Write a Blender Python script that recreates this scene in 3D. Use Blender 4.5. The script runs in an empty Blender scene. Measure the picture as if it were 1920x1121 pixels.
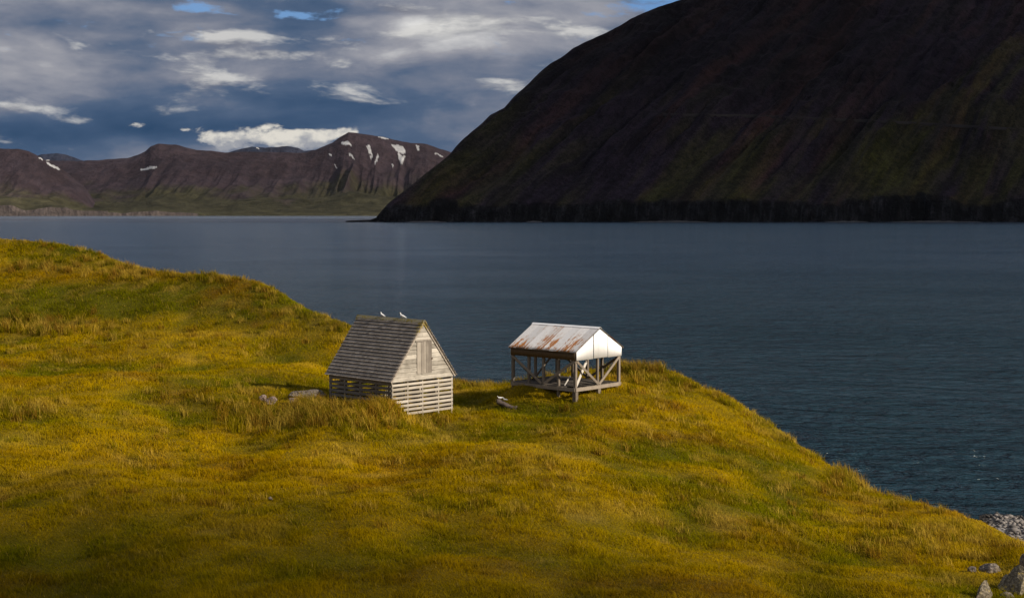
import bpy, bmesh, math, random
import numpy as np
from mathutils import Vector, Matrix, noise as mnoise

sc = bpy.context.scene
R = math.radians
random.seed(7)
rng = np.random.default_rng(11)

# ------------------------------------------------------------------ camera
F = 2666.67; TH = math.atan(160.5/F); CAMZ = 25.0
cam = bpy.data.cameras.new('camera'); co = bpy.data.objects.new('camera', cam)
sc.collection.objects.link(co)
cam.sensor_width = 36; cam.lens = 36*F/1920
cam.clip_start = .5; cam.clip_end = 80000
co.location = (0, 0, CAMZ); co.rotation_euler = (R(90)-TH, 0, 0)
sc.camera = co

# ------------------------------------------------------------------ light
SUN_EL, SUN_AZ = R(29), R(-25)          # azimuth measured from +X towards +Y
SD = Vector((math.cos(SUN_EL)*math.cos(SUN_AZ), math.cos(SUN_EL)*math.sin(SUN_AZ), math.sin(SUN_EL)))
sl = bpy.data.lights.new('sun', 'SUN'); so = bpy.data.objects.new('sun', sl); sc.collection.objects.link(so)
sl.energy = 4.6; sl.angle = R(.5); sl.color = (1, .89, .74)
so.rotation_euler = SD.to_track_quat('Z', 'Y').to_euler()
sc.view_settings.view_transform = 'Standard'; sc.view_settings.look = 'None'
sc.view_settings.exposure = .2; sc.view_settings.gamma = 1; sc.view_settings.use_curve_mapping = False
sc.cycles.max_bounces = 6; sc.cycles.diffuse_bounces = 3; sc.cycles.glossy_bounces = 3
sc.cycles.transmission_bounces = 2; sc.cycles.transparent_max_bounces = 8; sc.cycles.volume_bounces = 0
sc.cycles.use_denoising = True
sc.cycles.sample_clamp_indirect = 4

# ------------------------------------------------------------------ node helper
class NT:
    def __init__(s, tree): s.t = tree
    def n(s, kind, **kw):
        nd = s.t.nodes.new(kind)
        for k, v in kw.items(): setattr(nd, k, v)
        return nd
    def put(s, sock, v):
        if isinstance(v, bpy.types.NodeSocket): s.t.links.new(v, sock)
        elif isinstance(v, (tuple, list)):
            v = tuple(v)
            if len(sock.default_value) == 4 and len(v) == 3: v = v+(1,)
            sock.default_value = v
        else: sock.default_value = v
    def m(s, op, a, b=None, c=None, clamp=False):
        nd = s.n('ShaderNodeMath', operation=op, use_clamp=clamp)
        s.put(nd.inputs[0], a)
        if b is not None: s.put(nd.inputs[1], b)
        if c is not None: s.put(nd.inputs[2], c)
        return nd.outputs[0]
    def add(s, a, b): return s.m('ADD', a, b)
    def sub(s, a, b): return s.m('SUBTRACT', a, b)
    def mul(s, a, b): return s.m('MULTIPLY', a, b)
    def sm(s, x, lo, hi):
        nd = s.n('ShaderNodeMapRange', interpolation_type='SMOOTHSTEP')
        s.put(nd.inputs[0], x); nd.inputs[1].default_value = lo; nd.inputs[2].default_value = hi
        return nd.outputs[0]
    def vec(s, x, y, z):
        nd = s.n('ShaderNodeCombineXYZ')
        for i, v in enumerate((x, y, z)): s.put(nd.inputs[i], v)
        return nd.outputs[0]
    def sep(s, v):
        nd = s.n('ShaderNodeSeparateXYZ'); s.put(nd.inputs[0], v); return nd.outputs
    def vscale(s, v, k):
        nd = s.n('ShaderNodeVectorMath', operation='MULTIPLY'); s.put(nd.inputs[0], v); nd.inputs[1].default_value = k
        return nd.outputs[0]
    def noise(s, v, scale, detail=5, rough=.55, dist=0., out=0):
        nd = s.n('ShaderNodeTexNoise'); s.put(nd.inputs['Vector'], v)
        nd.inputs['Scale'].default_value = scale; nd.inputs['Detail'].default_value = detail
        nd.inputs['Roughness'].default_value = rough; nd.inputs['Distortion'].default_value = dist
        return nd.outputs[out]
    def mix(s, f, a, b, blend='MIX'):
        nd = s.n('ShaderNodeMix', data_type='RGBA', blend_type=blend)
        s.put(nd.inputs[0], f); s.put(nd.inputs[6], a); s.put(nd.inputs[7], b)
        return nd.outputs[2]
    def ramp(s, f, stops):
        nd = s.n('ShaderNodeValToRGB'); s.put(nd.inputs[0], f); cr = nd.color_ramp
        while len(cr.elements) < len(stops): cr.elements.new(.5)
        for e, (p, c) in zip(cr.elements, stops): e.position = p; e.color = tuple(c)+(1,)
        return nd.outputs[0]
    def attr(s, name, out='Color'): return s.n('ShaderNodeAttribute', attribute_name=name).outputs[out]
    def pos(s): return s.n('ShaderNodeNewGeometry').outputs['Position']
    def obj(s): return s.n('ShaderNodeTexCoord').outputs['Object']
    def bump(s, h, strength, dist=.02):
        nd = s.n('ShaderNodeBump'); s.put(nd.inputs['Height'], h)
        s.put(nd.inputs['Strength'], strength); nd.inputs['Distance'].default_value = dist
        return nd.outputs[0]

def material(name):
    m = bpy.data.materials.new(name); m.use_nodes = True; m.node_tree.nodes.clear()
    g = NT(m.node_tree); o = g.n('ShaderNodeOutputMaterial')
    return m, g, o
def principled(name, fn, rough=.85, spec=.3):
    m, g, o = material(name); b = g.n('ShaderNodeBsdfPrincipled')
    b.inputs['Roughness'].default_value = rough; b.inputs['Specular IOR Level'].default_value = spec
    r = fn(g, b)
    if r is not None: g.put(b.inputs['Base Color'], r)
    g.t.links.new(b.outputs[0], o.inputs[0]); return m

# ------------------------------------------------------------------ sky
w = bpy.data.worlds.new('World'); sc.world = w; w.use_nodes = True; w.node_tree.nodes.clear()
g = NT(w.node_tree)
SKY_K = .1
sky = g.n('ShaderNodeTexSky', sky_type='NISHITA'); sky.sun_disc = False
sky.sun_elevation = SUN_EL; sky.sun_rotation = R(90)-SUN_AZ
sky.air_density = 1.0; sky.dust_density = .4; sky.ozone_density = 2.0
D = g.n('ShaderNodeTexCoord').outputs['Generated']
dx, dy, dz = g.sep(D)
yy = g.m('MAXIMUM', dy, .08)
U = g.add(g.mul(g.m('DIVIDE', dx, yy), F), 960.)         # bearing and height of a cloud, as slopes
V = g.sub(400., g.mul(g.m('DIVIDE', dz, yy), F))
ahead = g.sm(dy, .3, .6)
warp = g.noise(g.vscale(D, (1, 1, 2.6)), 7., 4, .5, out=1)
wv = g.n('ShaderNodeVectorMath', operation='MULTIPLY_ADD')
g.put(wv.inputs[0], warp); wv.inputs[1].default_value = (.05, .05, .02); g.put(wv.inputs[2], D)
DW = wv.outputs[0]
def blobs(lst, base):
    acc = base
    for (u, v, su, sv, a) in lst:
        du = g.m('DIVIDE', g.sub(U, float(u)), float(su)); dv = g.m('DIVIDE', g.sub(V, float(v)), float(sv))
        e = g.m('EXPONENT', g.mul(g.add(g.mul(du, du), g.mul(dv, dv)), -1.))
        acc = g.m('MULTIPLY_ADD', e, float(a), acc)
    return acc
def strata(v):
    A = g.noise(g.vscale(v, (1, 1, 3.2)), 6.5, 7, .50); B = g.noise(g.vscale(v, (1, 1, 2.8)), 19., 7, .55)
    return g.add(g.mul(A, .76), g.mul(B, .24))
off = g.n('ShaderNodeVectorMath', operation='ADD'); g.put(off.inputs[0], DW); off.inputs[1].default_value = (.012, 0, .007)
f0 = strata(DW); lit = g.sub(f0, strata(off.outputs[0]))
field = g.add(g.add(g.m('MULTIPLY_ADD', g.sub(f0, .5), .62, .49), g.mul(lit, .30)), g.add(g.mul(g.sm(dz, .13, .35), .03), g.mul(g.sm(dz, .045, .095), .045)))
bias = blobs([(620,195,190,38,-.12), (120,255,260,45,-.11), (450,248,260,28,-.13), (80,50,110,16,-.06), (150,130,240,60,.05), (800,130,200,40,.05),
              (420,70,130,30,.04), (800,60,260,40,.03),
              (950,150,120,40,.03), (60,210,90,12,.03),
              (900,230,160,40,-.01), (300,200,200,40,-.04), (700,100,130,20,.03), (520,150,200,12,.02)], 0.)
field = g.add(field, g.mul(bias, ahead))
k = 1/SKY_K
def c3(r, gg, b): return (r*k, gg*k, b*k)
cl = g.n('ShaderNodeValToRGB'); g.put(cl.inputs[0], field)
st = [(.30, (.022,.056,.120)), (.39, (.042,.080,.152)), (.465, (.072,.110,.184)), (.53, (.148,.170,.228)), (.61, (.28,.285,.32)), (.72, (.70,.69,.67))]
while len(cl.color_ramp.elements) < len(st): cl.color_ramp.elements.new(.5)
for e, (p, c) in zip(cl.color_ramp.elements, st): e.position = p; e.color = c+(1,)
cloudc = g.n('ShaderNodeVectorMath', operation='SCALE'); g.put(cloudc.inputs[0], cl.outputs[0]); cloudc.inputs['Scale'].default_value = k
# openings with blue sky
hole = g.add(g.add(.5, g.mul(g.sub(g.noise(g.vscale(DW, (1, 1, 3.)), 24., 7, .6), .5), 1.5)), g.mul(blobs([(360,20,75,13,.32), (1215,12,90,26,.42), (570,32,70,9,.20), (840,268,40,8,.2)], 0.), ahead))
high = g.sm(dz, .18, .5)
hole = g.mul(g.sm(g.add(hole, g.mul(high, .08)), .66, .86), g.m('MAXIMUM', high, g.sm(V, 120., 60.)))
blue = g.mix(.55, sky.outputs[0], c3(.010,.15,.50))
col = g.mix(g.mul(hole, .9), cloudc.outputs[0], blue)
# second, crisper deck with sunlit tops
def deck(v): return g.noise(g.vscale(v, (1, 1, 3.5)), 9.5, 11, .58, .15)
off2 = g.n('ShaderNodeVectorMath', operation='ADD'); g.put(off2.inputs[0], DW); off2.inputs[1].default_value = (.006, 0, .006)
d0 = deck(DW); dl = g.m('MULTIPLY_ADD', g.sub(d0, deck(off2.outputs[0])), 7., .42, clamp=True)
db = g.mul(blobs([(930,52,220,26,.18), (735,26,100,14,.17), (960,160,140,14,.16), (850,192,90,12,.13), (500,108,110,12,.12), (430,75,110,18,.10), (40,205,90,12,.12), (150,228,50,9,.09), (300,150,260,26,.03), (150,100,160,20,.04),
                 (600,200,170,34,-.12), (300,262,320,34,-.14), (760,235,120,30,-.05)], 0.), ahead)
da = g.sm(g.add(d0, db), .535, .655)
dc = g.mix(dl, c3(.155,.165,.205), c3(.58,.57,.55))
col = g.mix(g.mul(da, .80), col, dc)
# low cumulus bank above the far range, and a few small tufts
cn = g.noise(g.vscale(D, (1, 1, 1.9)), 34., 9, .62, .3)
cb = blobs([(420,264,60,20,.50), (500,266,80,24,.50), (580,262,70,20,.48), (630,255,60,16,.20), (265,236,22,6,.24), (345,244,24,6,.22), (105,281,45,9,.22), (245,282,34,9,.20)], 0.)
cm = g.mul(g.mul(g.sm(cb, .04, .20), ahead), g.sm(g.add(g.mul(g.sub(cn, .5), 1.9), cb), .25, .50))
cshade = g.sm(g.add(g.noise(g.vscale(D, (1, 1, 1.6)), 45., 6, .6), g.mul(g.sub(V, 255.), -.004)), .38, .62)
cumc = g.mix(cshade, c3(.30,.31,.34), c3(.72,.68,.60))
col = g.mix(g.mul(cm, .88), col, cumc)
bg = g.n('ShaderNodeBackground'); g.put(bg.inputs[0], col); bg.inputs[1].default_value = SKY_K
wo = g.n('ShaderNodeOutputWorld'); g.t.links.new(bg.outputs[0], wo.inputs[0])

# ------------------------------------------------------------------ small maths
def ray(px, py):
    a = (px-960)/F; b = -(py-560.5)/F
    return np.array([a, math.cos(TH)+b*math.sin(TH), -math.sin(TH)+b*math.cos(TH)])
def at(px, py, Y):
    d = ray(px, py); return np.array([0, 0, CAMZ])+d*Y/d[1]
def to_px(X, Y, Z):
    z = Y*math.cos(TH)-(Z-CAMZ)*math.sin(TH); z = np.maximum(z, .1)
    return 960+F*X/z, 560.5-F*(Y*math.sin(TH)+(Z-CAMZ)*math.cos(TH))/z
def hash2(ix, iy, seed):
    h = (ix.astype(np.int64)*374761393+iy.astype(np.int64)*668265263+seed*974634641) & 0xffffffff
    h = ((h ^ (h >> 13))*1274126177) & 0xffffffff
    return ((h ^ (h >> 16)) & 0xffff)/65535.
def vnoise(x, y, seed=0):
    x = np.asarray(x, float); y = np.asarray(y, float)
    ix = np.floor(x); iy = np.floor(y); fx = x-ix; fy = y-iy
    fx = fx*fx*fx*(fx*(fx*6-15)+10); fy = fy*fy*fy*(fy*(fy*6-15)+10)
    a = hash2(ix, iy, seed); b = hash2(ix+1, iy, seed); c = hash2(ix, iy+1, seed); d = hash2(ix+1, iy+1, seed)
    return (a*(1-fx)+b*fx)*(1-fy)+(c*(1-fx)+d*fx)*fy
def fbm(x, y, seed=0, octv=4, gain=.5):
    s = 0; a = 1; t = 0
    for i in range(octv):
        s = s+a*vnoise(x*2**i+17.3*i, y*2**i-9.1*i, seed+i*7); t += a; a *= gain
    return s/t
def ridged(x, y, seed=0, octv=4, gain=.5):
    s = 0; a = 1; t = 0
    for i in range(octv):
        s = s+a*(1-abs(2*vnoise(x*2**i+5.7*i, y*2**i+3.3*i, seed+i*5)-1)); t += a; a *= gain
    return s/t
def sstep(x, lo, hi):
    t = np.clip((x-lo)/(hi-lo), 0, 1); return t*t*(3-2*t)

# ------------------------------------------------------------------ object helpers
def tag(o, label=None, cat=None, group=None, kind=None):
    if label: o['label'] = label
    if cat: o['category'] = cat
    if group: o['group'] = group
    if kind: o['kind'] = kind
    return o
def empty(name, loc, rz=0, **kw):
    o = bpy.data.objects.new(name, None); sc.collection.objects.link(o)
    o.location = loc; o.rotation_euler = (0, 0, rz); o.empty_display_size = .2
    return tag(o, **kw)
def from_np(name, verts, quads=None, tris=None, mat=None, smooth=True, cols=None, parent=None):
    me = bpy.data.meshes.new(name); nv = len(verts)
    me.vertices.add(nv); me.vertices.foreach_set('co', np.asarray(verts, np.float32).ravel())
    parts = []; starts = []; n = 0
    for arr, kk in ((quads, 4), (tris, 3)):
        if arr is not None and len(arr):
            parts.append(np.asarray(arr, np.int32).ravel()); starts.append(np.arange(len(arr))*kk+n); n += len(arr)*kk
    idx = np.concatenate(parts); st_ = np.concatenate(starts)
    me.loops.add(len(idx)); me.loops.foreach_set('vertex_index', idx)
    me.polygons.add(len(st_)); me.polygons.foreach_set('loop_start', st_.astype(np.int32))
    me.update(calc_edges=True)
    if smooth: me.shade_smooth()
    for nm, c in (cols or {}).items():
        if c.ndim == 1:
            a = me.attributes.new(nm, 'FLOAT', 'POINT'); a.data.foreach_set('value', c.astype(np.float32))
        else:
            a = me.attributes.new(nm, 'FLOAT_COLOR', 'POINT')
            a.data.foreach_set('color', np.concatenate([c, np.ones((nv, 1))], 1).astype(np.float32).ravel())
    o = bpy.data.objects.new(name, me); sc.collection.objects.link(o)
    if mat: me.materials.append(mat)
    if parent: o.parent = parent
    return o
def grid_quads(nr, ncol):
    i = np.arange((nr-1)*(ncol-1)); r = i//(ncol-1); c = i % (ncol-1); a = r*ncol+c
    return np.stack([a, a+1, a+ncol+1, a+ncol], 1)

class MB:
    """collects boards, bars and sheets into one mesh; each piece carries its own random value"""
    def __init__(s): s.v = []; s.f = []; s.r = []
    def raw(s, vs, fs, rnd=None):
        b = len(s.v); rnd = random.random() if rnd is None else rnd
        s.v += [tuple(v) for v in vs]; s.r += [rnd]*len(vs); s.f += [tuple(b+i for i in f) for f in fs]
    def box(s, x0, x1, y0, y1, z0, z1, rnd=None, jit=0):
        vs = [(x, y, z) for z in (z0, z1) for y in (y0, y1) for x in (x0, x1)]
        if jit: vs = [tuple(c+random.uniform(-jit, jit) for c in v) for v in vs]
        s.raw(vs, [(0,2,3,1),(4,5,7,6),(0,1,5,4),(2,6,7,3),(0,4,6,2),(1,3,7,5)], rnd)
    def bar(s, p, q, wd, th, up=(0, 0, 1), rnd=None):
        p = Vector(p); q = Vector(q); d = (q-p).normalized(); a = d.cross(Vector(up))
        if a.length < 1e-3: a = d.cross(Vector((1, 0, 0)))
        a.normalize(); b = a.cross(d)
        vs = [e+a*(i*wd/2)+b*(j*th/2) for e in (p, q) for j in (-1, 1) for i in (-1, 1)]
        s.raw(vs, [(0,2,3,1),(4,5,7,6),(0,1,5,4),(2,6,7,3),(0,4,6,2),(1,3,7,5)], rnd)
    def prism(s, poly, ext, rnd=None):
        n = len(poly); e = Vector(ext); vs = [Vector(p) for p in poly]+[Vector(p)+e for p in poly]
        s.raw(vs, [tuple(range(n))[::-1], tuple(range(n, 2*n))]+[(i, (i+1) % n, n+(i+1) % n, n+i) for i in range(n)], rnd)
    def build(s, name, mat, parent=None, smooth=False, bevel=0):
        me = bpy.data.meshes.new(name); me.from_pydata(s.v, [], s.f)
        bm = bmesh.new(); bm.from_mesh(me); bmesh.ops.recalc_face_normals(bm, faces=bm.faces); bm.to_mesh(me); bm.free()
        a = me.attributes.new('rnd', 'FLOAT', 'POINT'); a.data.foreach_set('value', np.array(s.r, np.float32))
        me.materials.append(mat)
        if smooth: me.shade_smooth()
        o = bpy.data.objects.new(name, me); sc.collection.objects.link(o)
        if parent: o.parent = parent
        if bevel:
            md = o.modifiers.new('edge', 'BEVEL'); md.width = bevel; md.segments = 1
        return o

# ------------------------------------------------------------------ building sites (world)
HUT = Vector((-6.796, 80.0, 13.45)); HW, HL = 4.74, 5.59; HROT = R(90-43.9)
SHED = Vector((3.816, 85.0, 13.89)); SW, SL = 4.40, 5.18; SROT = R(90-42)
def local(base, rot, X, Y):
    c, s_ = math.cos(rot), math.sin(rot); a = X-base.x; b = Y-base.y
    return a*c+b*s_, -a*s_+b*c
def world(base, rot, x, y, z=0):
    c, s_ = math.cos(rot), math.sin(rot)
    return Vector((base.x+x*c-y*s_, base.y+x*s_+y*c, base.z+z))

# ------------------------------------------------------------------ hill (grass promontory)
RIM = [(-400,415,175),(-250,425,165),(-100,437,158),(0,446,150),(60,450,148),(120,459,145),(180,473,141),(215,488,138),(240,499,135),(320,509,131),(400,514,128),
       (470,524,125),(510,541,122),(560,574,118),(600,591,115),(650,606,112),(700,640,109.5),(760,685,106.5),(850,714,103),(900,718,102),(950,717,101),
       (1060,693,100),(1130,689,99.5),(1170,688,99),(1205,687,98),(1260,693,96),(1280,704,95),(1330,727,92),(1380,750,89),(1420,774,87),(1480,817,83),(1540,860,79),
       (1600,895,76),(1640,919,73),(1700,932,70),(1760,947,67),(1840,972,62),(1880,994,58),(1920,1023,54),(2000,1082,49),(2100,1160,44),(2300,1350,36),(2600,1700,27)]
INN = [(0,520,138),(0,535,131),(0,600,121),(0,700,92),(0,800,71),(0,900,57.5),(0,1000,48.5),(0,1121,41),
       (-250,500,140),(-250,600,120),(-250,800,70),(-250,1121,40),
       (240,520,131),(240,535,128),(240,602,119),(240,700,92),(240,800,72.5),(240,900,59),(240,1000,49.5),(240,1121,42),
       (450,545,122.5),(450,612,115),(450,700,93),(450,770,78.5),(450,800,73),(450,900,60),(450,1121,42),
       (600,628,110.5),(600,700,94),(580,735,85),
       (690,745,76.5),(620,748,79),(560,757,79),(735,741,77.2),(765,757,77),(790,777,76.5),(860,792,76),(700,830,69),(700,900,60.5),(700,1000,50.5),(700,1121,42),
       (880,745,90),(900,762,84),(950,767,82),(1000,748,86),(1200,722,91),(1240,762,83),(1300,772,83),(1000,800,75),(1000,900,61),(1000,1000,51.5),(1000,1121,42.5),
       (1200,800,77),(1200,900,64),(1200,1000,53.5),(1200,1121,43),(1400,850,73.5),(1400,950,60),(1400,1121,44),(1600,950,65),(1600,1121,46),
       (1750,980,60),(1750,1121,47),(1900,1121,47.5),(1880,1050,53)]
GH = .22                                                     # mean height of the turf above the soil
rimw = np.array([at(*p) for p in RIM]); rimw[:, 2] -= GH
pts = [tuple(p) for p in rimw]+[tuple(at(*p)-np.array([0, 0, GH])) for p in INN]
pts += [(0,20,15.5),(-30,20,16),(25,20,13.5),(0,-10,19),(-40,-10,20),(30,-10,16)]
for (x, y, z) in ((.1,.1,.12),(HW,0,-.12),(HW+.6,-.3,-.15),(HW,HL,.15),(0,HL,.55),(0,HL/2,.45),(HW/2,0,-.05),(HW/2,HL/2,.1),(2,-1.2,.35),(-1,HL,.75)):
    p = world(HUT, HROT, x, y, z); pts.append(tuple(p))
for (x, y, z) in ((0,0,-.08),(SW,0,.12),(SW,SL,.15),(0,SL,.42),(SW/2,0,.05),(0,SL/2,.30),(SW/2,SL/2,.1),(-.5,SL*.9,.40),(SW/2,SL,.25)):
    p = world(SHED, SROT, x, y, z); pts.append(tuple(p))
pts = np.array(pts)
def tps_fit(P, lam):
    n = len(P); xy = P[:, :2]/50.; d2 = ((xy[:, None]-xy[None])**2).sum(-1)
    K = np.where(d2 > 0, d2*np.log(d2+1e-12), 0)+lam*np.eye(n)
    A = np.zeros((n+3, n+3)); A[:n, :n] = K; A[:n, n] = 1; A[:n, n+1:] = xy; A[n, :n] = 1; A[n+1:, :n] = xy.T
    return np.linalg.solve(A, np.concatenate([P[:, 2], [0, 0, 0]])), xy
TW, TXY = tps_fit(pts, 2e-4)
def tps(X, Y):
    X = np.asarray(X)/50.; Y = np.asarray(Y)/50.; n = len(TXY); s = TW[n]+TW[n+1]*X+TW[n+2]*Y
    for i in range(n):
        d2 = (X-TXY[i, 0])**2+(Y-TXY[i, 1])**2; s = s+TW[i]*d2*np.log(d2+1e-12)
    return s
def rimdist(X, Y):
    """signed distance to the rim in plan, positive on the seaward side"""
    best = np.full(X.shape, 1e9); sg = np.ones(X.shape)
    for a, b in zip(rimw[:-1, :2], rimw[1:, :2]):
        ab = b-a; L2 = ab@ab
        t = np.clip(((X-a[0])*ab[0]+(Y-a[1])*ab[1])/L2, 0, 1)
        ex = X-a[0]-t*ab[0]; ey = Y-a[1]-t*ab[1]; d = np.hypot(ex, ey)
        s = np.sign((Y-a[1])*ab[0]-(X-a[0])*ab[1]); m = d < best-1e-9
        best = np.where(m, d, best); sg = np.where(m, s, sg)
    return best*sg
GX0, GX1, GY0, GY1, GS = -95., 75., -20., 190., .4
gx = np.arange(GX0, GX1+.01, GS); gy = np.arange(GY0, GY1+.01, GS)
MX, MY = np.meshgrid(gx, gy)
RD = rimdist(MX, MY)
MZ = tps(MX, MY)
MZ = np.clip(MZ, 6, 30)
inh = (sstep(-local(HUT, HROT, MX, MY)[0], -HW-.8, -HW+.3)*0)
hum = ((fbm(MX/3.2, MY/3.2, 3, 3)-.5)*.5+(fbm(MX/.9, MY/.9, 9, 2)-.5)*.22)*(1-.55*sstep(MY, 95, 125))*.8+(fbm(MX/8., MY/11., 15, 2)-.5)*1.9*sstep(-RD, 1.5, 9)
hx, hy = local(HUT, HROT, MX, MY); near = np.exp(-(((hx-HW/2)/3.2)**2+((hy-HL/2)/3.6)**2)**2)
sx_, sy_ = local(SHED, SROT, MX, MY); near = np.maximum(near, np.exp(-(((sx_-SW/2)/3.2)**2+((sy_-SL/2)/3.6)**2)**2))
MZ += hum*(1-.85*near)
mb_ = at(728, 750, 76.9); MZ += .45*np.exp(-((MX-mb_[0])/1.5)**2-((MY-mb_[1])/1.2)**2)
for (lx_, ly_, am, s1, s2) in ((-.7, 3.4, .42, 1.0, 1.9), (-.5, 5.4, .25, 1.2, 1.2)):
    q_ = world(SHED, SROT, lx_, ly_); u_, v_ = local(SHED, SROT, MX, MY); MZ += am*np.exp(-((u_-lx_)/s1)**2-((v_-ly_)/s2)**2)
dd = np.maximum(RD, 0)
drop = 1.15*(np.sqrt(dd**2+.8)-.894)*(1+.35*(fbm(MX/6, MY/6, 21, 3)-.5))
MZ = np.maximum(MZ-drop, -4.)
def blur(A, k):
    for ax in (0, 1):
        c_ = np.cumsum(np.pad(A, [(k+1, k) if i == ax else (0, 0) for i in (0, 1)], mode='edge'), ax); A = (np.take(c_, np.arange(2*k+1, c_.shape[ax]), ax)-np.take(c_, np.arange(0, c_.shape[ax]-2*k-1), ax))/(2*k+1)
    return A
CV = np.where(RD < -3, blur(blur(MZ, 6), 6)-MZ, 0)
NYg, NXg = np.gradient(MZ, GS); NRM = np.stack([-NXg, -NYg, np.ones_like(MZ)], -1); NRM /= np.linalg.norm(NRM, axis=-1, keepdims=True)
def hz(X, Y):
    fx = np.clip((np.asarray(X)-GX0)/GS, 0, len(gx)-1.001); fy = np.clip((np.asarray(Y)-GY0)/GS, 0, len(gy)-1.001)
    i = fx.astype(int); j = fy.astype(int); u = fx-i; v = fy-j
    return (MZ[j, i]*(1-u)+MZ[j, i+1]*u)*(1-v)+(MZ[j+1, i]*(1-u)+MZ[j+1, i+1]*u)*v
def grd(A, X, Y):
    i = np.clip(((np.asarray(X)-GX0)/GS+.5).astype(int), 0, len(gx)-1); j = np.clip(((np.asarray(Y)-GY0)/GS+.5).astype(int), 0, len(gy)-1)
    return A[j, i]
def ground_hit(px, py, y0=30., y1=180.):
    d = ray(px, py); Ys = np.arange(y0, y1, .1); P = np.array([0, 0, CAMZ])[None]+d[None]*(Ys/d[1])[:, None]
    below = P[:, 2] <= hz(P[:, 0], P[:, 1]); k_ = int(np.argmax(below)) if below.any() else len(Ys)-1
    return Vector((P[k_, 0], P[k_, 1], float(hz(P[k_, 0], P[k_, 1]))))

# sward colour: what grows where (gold bents, green leaf, rust sorrel, bleached straw)
GOLD = np.array([.49,.318,.001]); GREEN = np.array([.180,.170,.001]); RUST = np.array([.32,.13,.005]); STRAW = np.array([.60,.40,.06])
def ga(px, py, u, v, su, sv): return np.exp(-((px-u)/su)**2-((py-v)/sv)**2)
def sward(X, Y, px, py):
    n1 = fbm(X/9., Y/9., 31, 3); n2 = fbm(X/2.6, Y/3.4, 47, 3); n3 = fbm(X/.8, Y/.8, 61, 2)
    gr = .9*(n1-.5)+.9*(n2-.5)+.4*(n3-.5)+.38
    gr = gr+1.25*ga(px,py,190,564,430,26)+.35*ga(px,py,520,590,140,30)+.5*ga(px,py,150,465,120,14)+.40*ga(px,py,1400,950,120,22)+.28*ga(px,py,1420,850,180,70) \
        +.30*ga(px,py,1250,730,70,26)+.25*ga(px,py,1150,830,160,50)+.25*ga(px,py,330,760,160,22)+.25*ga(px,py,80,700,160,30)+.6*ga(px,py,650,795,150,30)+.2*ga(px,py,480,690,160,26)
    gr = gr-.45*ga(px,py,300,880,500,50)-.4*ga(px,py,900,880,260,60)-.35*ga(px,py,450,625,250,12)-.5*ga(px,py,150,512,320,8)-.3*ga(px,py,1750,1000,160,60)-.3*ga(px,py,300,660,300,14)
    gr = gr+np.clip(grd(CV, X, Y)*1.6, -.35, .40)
    gr = np.clip(gr, 0, 1)[..., None]
    ru = np.clip(1.5*(fbm(X/5., Y/5., 77, 3)-.56)+.55*(n3-.5), 0, 1)
    ru = np.clip(ru+.45*ga(px,py,620,770,200,26)+.3*ga(px,py,150,520,260,14)+.4*ga(px,py,1190,688,40,14)+.3*ga(px,py,60,610,120,16)+.35*ga(px,py,1180,820,110,14), 0, .85)[..., None]
    stw = np.clip(2.2*(fbm(X/3., Y/3., 91, 3)-.60)+.5*(n3-.5), 0, 1)
    stw = np.clip(stw+.45*ga(px,py,110,612,90,8)+.4*ga(px,py,450,628,160,6)+.3*ga(px,py,120,503,200,7)+.35*ga(px,py,1790,1000,80,30)+.3*ga(px,py,1050,850,50,26), 0, .8)[..., None]
    gr = np.clip((gr-.5)*1.25+.5, 0, 1)
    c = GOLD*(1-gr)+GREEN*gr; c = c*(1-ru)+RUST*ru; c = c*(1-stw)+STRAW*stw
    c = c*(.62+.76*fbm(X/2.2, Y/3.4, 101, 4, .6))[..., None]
    return c
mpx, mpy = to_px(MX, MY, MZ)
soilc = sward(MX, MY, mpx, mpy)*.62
cliff = np.clip((dd-3.)/3., 0, 1)[..., None]
soilc = soilc*(1-cliff)+np.array([.11,.095,.075])*cliff
def soil_fn(g, b):
    c = g.attr('col'); p = g.pos(); n = g.noise(p, 5., 6, .65)
    c = g.mix(g.mul(g.noise(p, 1.7, 5, .6), .5), c, (.10,.07,.012))
    g.put(b.inputs['Normal'], g.bump(n, .8, .15))
    return g.mix(.35, c, g.mix(n, (0, 0, 0), c, 'MIX'))
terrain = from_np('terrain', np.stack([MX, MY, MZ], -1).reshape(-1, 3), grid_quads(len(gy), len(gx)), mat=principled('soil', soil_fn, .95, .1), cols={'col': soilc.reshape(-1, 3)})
tag(terrain, 'grassy headland sloping down from the hillcrest to the fjord', 'terrain', kind='structure')

# ------------------------------------------------------------------ water
def water_fn(g, b):
    p0 = g.pos(); X, Y, Z = g.sep(p0)
    rt = g.n('ShaderNodeVectorRotate', rotation_type='Z_AXIS'); g.put(rt.inputs['Vector'], p0); rt.inputs['Angle'].default_value = R(24); p = rt.outputs[0]
    gust = g.noise(g.vscale(p0, (.5, .8, 1)), .012, 6, .65)
    a = g.noise(g.vscale(p, (.8, 1.2, 1)), .60, 4, .62, .3)
    c = g.noise(g.vscale(p, (.7, 1.25, 1)), .21, 4, .62, .4)
    e = g.noise(g.vscale(p, (.6, 1.2, 1)), .05, 4, .6, .3)
    h = g.add(g.add(g.mul(a, .95), g.mul(c, 3.8)), g.mul(e, 4.5))
    s = g.add(.80, g.mul(g.sm(gust, .34, .66), .6))
    g.put(b.inputs['Normal'], g.bump(h, s, .75))
    b.inputs['IOR'].default_value = 1.33; b.inputs['Specular IOR Level'].default_value = .5
    b.inputs['Roughness'].default_value = .13
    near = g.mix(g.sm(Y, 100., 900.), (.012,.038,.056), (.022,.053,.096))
    return g.mix(g.sm(g.add(Y, g.mul(g.noise(p, .0012, 3), 1200.)), 4700., 5100.), near, (.10,.14,.20))  # far strip: sunlit brightness painted in as a paler water colour
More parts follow.
